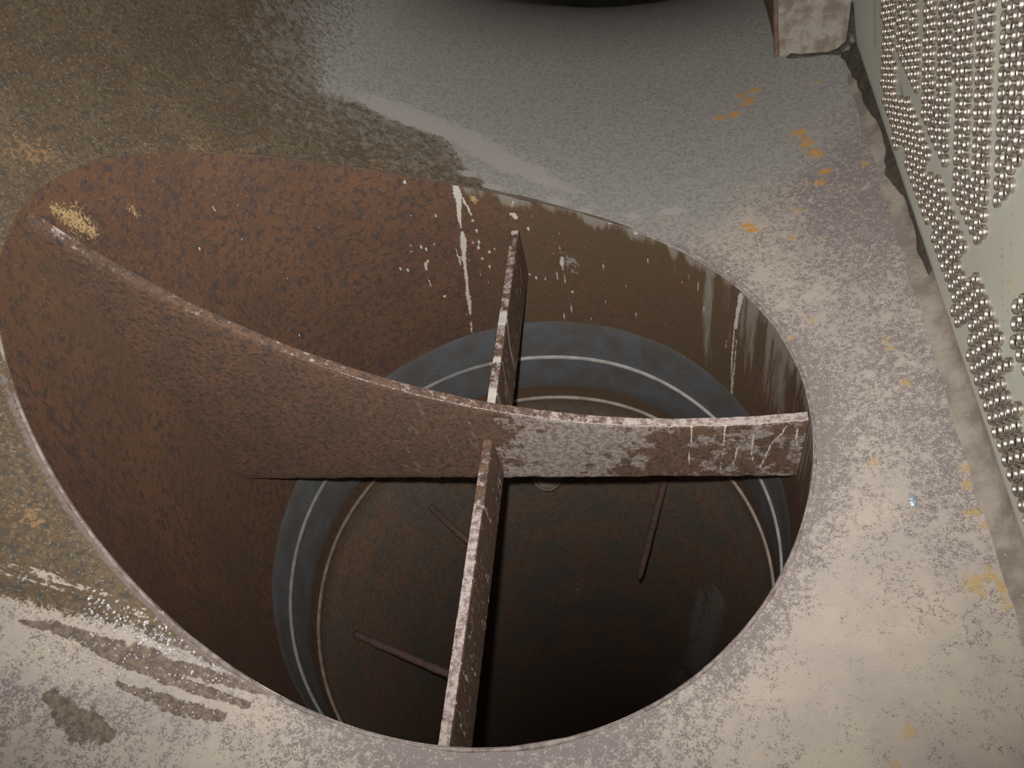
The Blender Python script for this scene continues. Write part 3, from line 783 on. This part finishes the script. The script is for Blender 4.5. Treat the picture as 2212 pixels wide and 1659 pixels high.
def build_cross():
    root = empty('vane_cross', (0, 0, ZB))
    tag(root, 'rusty welded cross of three upright plates spanning the round opening', 'baffle')
    half = .0175
    def m_long(T):
        a, d, z, side, strip = T.T
        front = (side < 0) & (strip == 0)
        P = np.c_[a, d]
        crust = sstep(-.08, .22, a + (d - .12) * .3) * sstep(.72, .42, a + d * .5) * .80
        crust = np.where(front, crust, crust * .2)
        crust = np.maximum(crust, np.where(front, sstep(.5, .75, a) * .40, 0))
        drip = np.zeros(len(a))
        for pl, w in (([(.655, .0), (.655, .09), (.645, .25)], .0035), ([(.755, .0), (.752, .25)], .0045), ([(.935, .02), (.925, .06), (.90, .11), (.893, .15), (.885, .2), (.875, .25)], .0045),
                      ([(.845, .05), (.84, .14), (.855, .22)], .004), ([(.965, .02), (.975, .13)], .005), ([(.80, .12), (.79, .22)], .005)):
            drip = np.maximum(drip, np.clip(1 - .5 * seg_dist(P, pl, [w * .62] * len(pl)), 0, 1))
        drip = np.where(front, drip, 0)
        edge = np.where(front, np.clip(1 - d / .008, 0, 1) * .75, 0)
        tc = np.interp(a, [-1, -.955, -.92, -.3, 0, .2, .5, 1], [.20, .42, .16, .24, .36, .5, .72, .88])
        topc = np.where(strip == 1, tc, 0)
        drip = np.maximum(drip, edge * sstep(-.95, -.2, a) * .8)
        return dict(crust=crust, drip=drip, topcoat=topc, splash=np.where(front & (a > -.3), .12, .0))
    slab('long_plate', root, lambda a: shell_z(a) - .014, lambda a: np.full(len(a), -.224) + .012 * (1 - a) * .5, -.996, .996, half, 'x', m_long)
    def m_cross(T, near):
        a, d, z, side, strip = T.T
        r = np.abs(a)
        P = np.c_[r, d]
        if near:
            tc = np.interp(r, [0, .25, .30, .6, 1], [.30, .33, .8, .72, .85])
        else:
            tc = np.interp(r, [0, .12, .18, .3, .42, .5, .56, .7, .9, 1], [.3, .5, .75, .35, .5, .8, .45, .55, .45, .4])
        topc = np.where(strip == 1, tc, 0)
        right = (side < 0) & (strip == 0)
        drip = np.zeros(len(a))
        if near:
            for k in range(12):
                r0 = rng.uniform(.3, .9)
                drip = np.maximum(drip, np.clip(1 - .5 * seg_dist(P, [(r0, rng.uniform(0, .10)), (r0 + rng.uniform(.0, .09), rng.uniform(.1, .22))], [.003, .0015]), 0, 1) * .62)
        else:
            for pl, w in (([(.50, .0), (.45, .08), (.43, .2)], .010), ([(.31, .01), (.28, .12), (.27, .22)], .004), ([(.16, .0), (.13, .1), (.12, .2)], .005), ([(.17, .02), (.15, .16)], .003)):
                drip = np.maximum(drip, np.clip(1 - .5 * seg_dist(P, pl, [w, w * .7, w * .5][:len(pl)]), 0, 1))
            blob = np.zeros(len(a))
            for b0, w in ((.52, .020), (.49, .016), (.31, .014), (.16, .024), (.14, .02), (.985, .012)):
                blob = np.maximum(blob, np.clip(1 - .5 * np.abs(r - b0) / w, 0, 1))
            drip = np.maximum(drip, np.where(strip == 1, blob, 0))
        drip = np.where(right | (strip == 1), drip, 0)
        return dict(crust=np.where(right, .12, 0.0), drip=drip, topcoat=topc, splash=np.where(right, 1.0, .3) * (1.0 if near else .6))
    slab('cross_plate', root, lambda a: np.full(len(a), .018) + .02 * np.abs(a), lambda a: np.full(len(a), -.198), -.994, -half, half, 'y', lambda T: m_cross(T, True))['label'] = 'near cross plate, its top edge crusted pale'
    slab('cross_plate', root, lambda a: np.full(len(a), .040) + .0 * a, lambda a: np.full(len(a), -.205), half, .994, half, 'y', lambda T: m_cross(T, False))['label'] = 'far cross plate with white paint blobs on its top edge'
build_cross()

# ------------------------------------------------------------------ rods and fitting inside the pipe
def rod(p0, p1, r, label):
    p0, p1 = np.array(p0), np.array(p1)
    t = np.linspace(0, 1, 24)
    path = p0 + (p1 - p0) * t[:, None]
    rad = r * (1 + .10 * np.sin(t * 37) * np.sin(t * 11))
    rad[-1] = r * .45; rad[-2] = r * .85
    v, f = sweep(path, rad, 12)
    o = mesh_obj('steel_rod', v, f, MAT_ROD, origin=tuple(p0))
    return tag(o, label, 'rod', 'rusty rods sticking out of the pipe wall')
for p0, p1, lab in RODS:
    rod(p0, p1, .019, lab)

def build_boss():
    th = math.radians(96.8)
    inw = np.array([-math.cos(th), -math.sin(th), 0]); u = np.array([-math.sin(th), math.cos(th), 0])
    n = inw * .72 + np.array([0, 0, .69]); n /= np.linalg.norm(n)
    w = np.cross(n, u)
    c = np.array([math.cos(th), math.sin(th), -1.785]) + inw * .045
    root = empty('pipe_plug', tuple(c))
    tag(root, 'small round plug fitting on the pipe wall just below the long plate', 'plug')
    def lathe(name, prof, mat):
        V = []
        for k in range(40):
            a = 2 * math.pi * k / 40
            for r, h in prof:
                V.append(c + (u * math.cos(a) + w * math.sin(a)) * r + n * h)
        return mesh_obj(name, V, grid_faces(40, len(prof), wrap_u=True), mat, root)
    lathe('collar', [(.088, -.14), (.088, .018), (.083, .024), (.074, .022), (.071, .006)], MAT_BOSS)
    lathe('cap', [(.071, .008), (.050, .014), (.047, .008), (.036, .008), (.033, .016), (.016, .018), (.0, .018)], MAT_BOSS)
build_boss()

# ------------------------------------------------------------------ tubes in the tube sheet
def tube_mesh(n=16):
    prof = [(-.0004, .0128), (-.0012, .0132), (-.0085, .0140), (-.0105, .0150), (-.0108, .0160), (-.0098, .0168), (-.006, .0170), (-.0002, .0170)]
    V, F, mi = [], [], []
    for k in range(n):
        a = 2 * math.pi * k / n
        for x, r in prof:
            V.append((x, r * math.cos(a), r * math.sin(a)))
    m = len(prof)
    for k in range(n):
        k2 = (k + 1) % n
        for j in range(m - 1):
            F.append((k * m + j, k * m + j + 1, k2 * m + j + 1, k2 * m + j)); mi.append(0)
    F.append(tuple(k * m + 1 for k in range(n))); mi.append(1)
    return np.array(V), F, mi
TV, TF, TM = tube_mesh()
TV[:, 1:] *= 1.08
tube_me = bpy.data.meshes.new('tube_end')
tube_me.from_pydata([tuple(v * S) for v in TV], [], TF)
tube_me.materials.append(MAT_TUBE); tube_me.materials.append(MAT_BORE_SHADE)
tube_me.polygons.foreach_set('material_index', TM)
tube_me.polygons.foreach_set('use_smooth', [m == 0 for m in TM])
tube_me.update()

def in_view(y, z):
    q = B @ (np.array([XT, y, z]) - CAM)
    u, v = 1106 + 1681.8 * q[0] / -q[2], 829.5 - 1681.8 * q[1] / -q[2]
    return q[2] < 0 and u < 2222 and v > -12 and v < 1660
TLAB = {
    'A': ('shiny metal tube end in the long tube band directly beside the floor seam', 'tube ends of the band beside the floor seam'),
    'D1a': ('small shiny tube end in the narrow strip nearest the gusset block', 'tube ends of the narrow strip near the gusset'),
    'D1b': ('small shiny tube end in the wedge-shaped strip second from the gusset block', 'tube ends of the wedge strip near the gusset'),
    'D2a': ('shiny tube end in the third slanting strip out from the gusset block', 'tube ends of the third slanting strip'),
    'D2b': ('shiny tube end in the fourth slanting strip ending in a point', 'tube ends of the fourth slanting strip'),
    'D3': ('shiny tube end in the broad slanting tube bank in the middle of the tube sheet', 'tube ends of the broad middle bank'),
    'D5': ('large shiny tube end in the upper bank at the right border of the photo', 'tube ends of the upper right bank'),
    'D6': ('large shiny tube end in the lower bank cut off at the right border', 'tube ends of the lower right bank'),
}
seen, rest = [], []
for k, pts in TUBES.items():
    for (y, z) in pts:
        d = np.linalg.norm(np.array([XT, y, z]) - CAM)
        (seen if in_view(y, z) else rest).append((d, k, y, z))
# the banks run on past the border of the photo
have = np.array([q for pts in TUBES.values() for q in pts])
def run_on(y0, z0, v, w, test):
    for i in range(-60, 60):
        for j in range(-60, 60):
            y, z = y0 + i * v[0] + j * w[0], z0 + i * v[1] + j * w[1]
            if test(y, z) and not in_view(y, z) and np.min(np.hypot(have[:, 0] - y, have[:, 1] - z)) > .034:
                rest.append((99.0, 'run_on', y, z))
(a0, b0), (a1, b1), (a2, b2) = TUBES['A'][0], TUBES['D6'][0], TUBES['D5'][0]
run_on(a0, b0, (-.0418, .0004), (-.0245, -.0332), lambda y, z: -1.35 < y < -.40 and .295 < z < .50)
run_on(a1, b1, (-.0425, .0022), (-.0276, -.0314), lambda y, z: -1.3 < y < -.16 and .54 < z < 1.6 and z < .62 - (y + .16) * 2.2)
run_on(a2, b2, (-.0425, .0022), (-.0276, -.0314), lambda y, z: .12 < y < 1.25 and z < 1.75 and z > 1.02)
seen.sort()
single, bulk = seen[:300], seen[300:] + rest
for d, k, y, z in single:
    o = bpy.data.objects.new('tube_end', tube_me)
    o.location = (XT * S, y * S, z * S)
    tl = rng.uniform(-.06, .06)
    o.rotation_euler = (rng.uniform(0, 6.28), tl, rng.uniform(-.06, .06))
    COL.objects.link(o)
    tag(o, TLAB[k][0], 'tube end', TLAB[k][1])
VV, FF, MI = [], [], []
for d, k, y, z in bulk:
    b = len(VV)
    for v in TV:
        VV.append((v[0] + XT, v[1] + y, v[2] + z))
    FF += [tuple(i + b for i in f) for f in TF]; MI += TM
o = mesh_obj('tube_ends', VV, FF, [MAT_TUBE, MAT_BORE_SHADE])
o.data.polygons.foreach_set('material_index', MI)
tag(o, 'remaining mass of shiny tube ends of the tube sheet, smallest beside the gusset', 'tube ends', kind='stuff')

# ------------------------------------------------------------------ loose bits
def build_grit():
    V, F = [], []
    def chip(s, y, r):
        x, z = X0 + RS * math.sin(s), ZC - RS * math.cos(s)
        nrm = np.array([-math.sin(s), 0, math.cos(s)])
        t1 = np.array([math.cos(s), 0, math.sin(s)]); t2 = np.array([0, 1.0, 0])
        b = len(V)
        a0 = rng.uniform(0, 6.28)
        tilt = rng.normal(0, .5, 2)
        top = []
        for k in range(5):
            a = a0 + k * 1.2566 + rng.uniform(-.3, .3)
            rr = r * rng.uniform(.6, 1.1)
            V.append(np.array([x, 0, z]) + t2 * y + (t1 * math.cos(a) + t2 * math.sin(a)) * rr - nrm * .001)
        for k in range(5):
            a = a0 + k * 1.2566
            rr = r * .6
            h = r * (.7 + tilt[0] * math.cos(a) * .6 + tilt[1] * math.sin(a) * .6)
            V.append(np.array([x, 0, z]) + t2 * y + (t1 * math.cos(a) + t2 * math.sin(a)) * rr + nrm * max(h, .001))
        for k in range(5):
            F.append((b + k, b + (k + 1) % 5, b + 5 + (k + 1) % 5, b + 5 + k))
        F.append(tuple(b + 5 + k for k in range(5)))
    for k in range(420):
        s = rng.uniform(-.78, -.56)
        y = -.885 - .02 * (s + .6) * 5 * rng.random() + rng.normal(0, .022)
        if math.hypot(X0 + RS * math.sin(s), y) > 1.02:
            chip(s, y, rng.uniform(.0018, .0055))
    for k in range(260):
        s = rng.uniform(-.80, -.58); y = rng.choice([-.935, -.968, -1.012]) + rng.normal(0, .012)
        if math.hypot(X0 + RS * math.sin(s), y) > 1.02:
            chip(s, y, rng.uniform(.0015, .0035))
    for k in range(160):
        s = rng.uniform(-.5, .34); y = rng.uniform(-1.05, 1.9)
        if math.hypot(X0 + RS * math.sin(s), y) > 1.03:
            chip(s, y, rng.uniform(.0015, .003))
    return mesh_obj('mineral_grit', V, F, MAT_GRIT, smooth=False)
tag(build_grit(), 'sparkling wet white grit strewn along the stripped streaks of the floor', 'grit', kind='stuff')

def build_flake():
    s, y = .271, -.323
    c = np.array([X0 + RS * math.sin(s), y, ZC - RS * math.cos(s)])
    V = [(-.004, .022, .001), (.006, .016, .002), (.012, -.002, .007), (.008, -.022, .002), (-.006, -.020, .001), (-.009, .002, .009),
         (-.002, .012, .010), (.005, -.010, .009)]
    V = [c + np.array(v) for v in V]
    F = [(0, 1, 6), (1, 2, 6), (2, 7, 6), (2, 3, 7), (3, 4, 7), (4, 5, 7), (5, 6, 7), (5, 0, 6)]
    o = mesh_obj('metal_flake', V, F, MAT_FLAKE, smooth=False, origin=tuple(c))
    return tag(o, 'tiny bluish shiny metal flake lying on the beige floor near the tube sheet', 'flake')
build_flake()
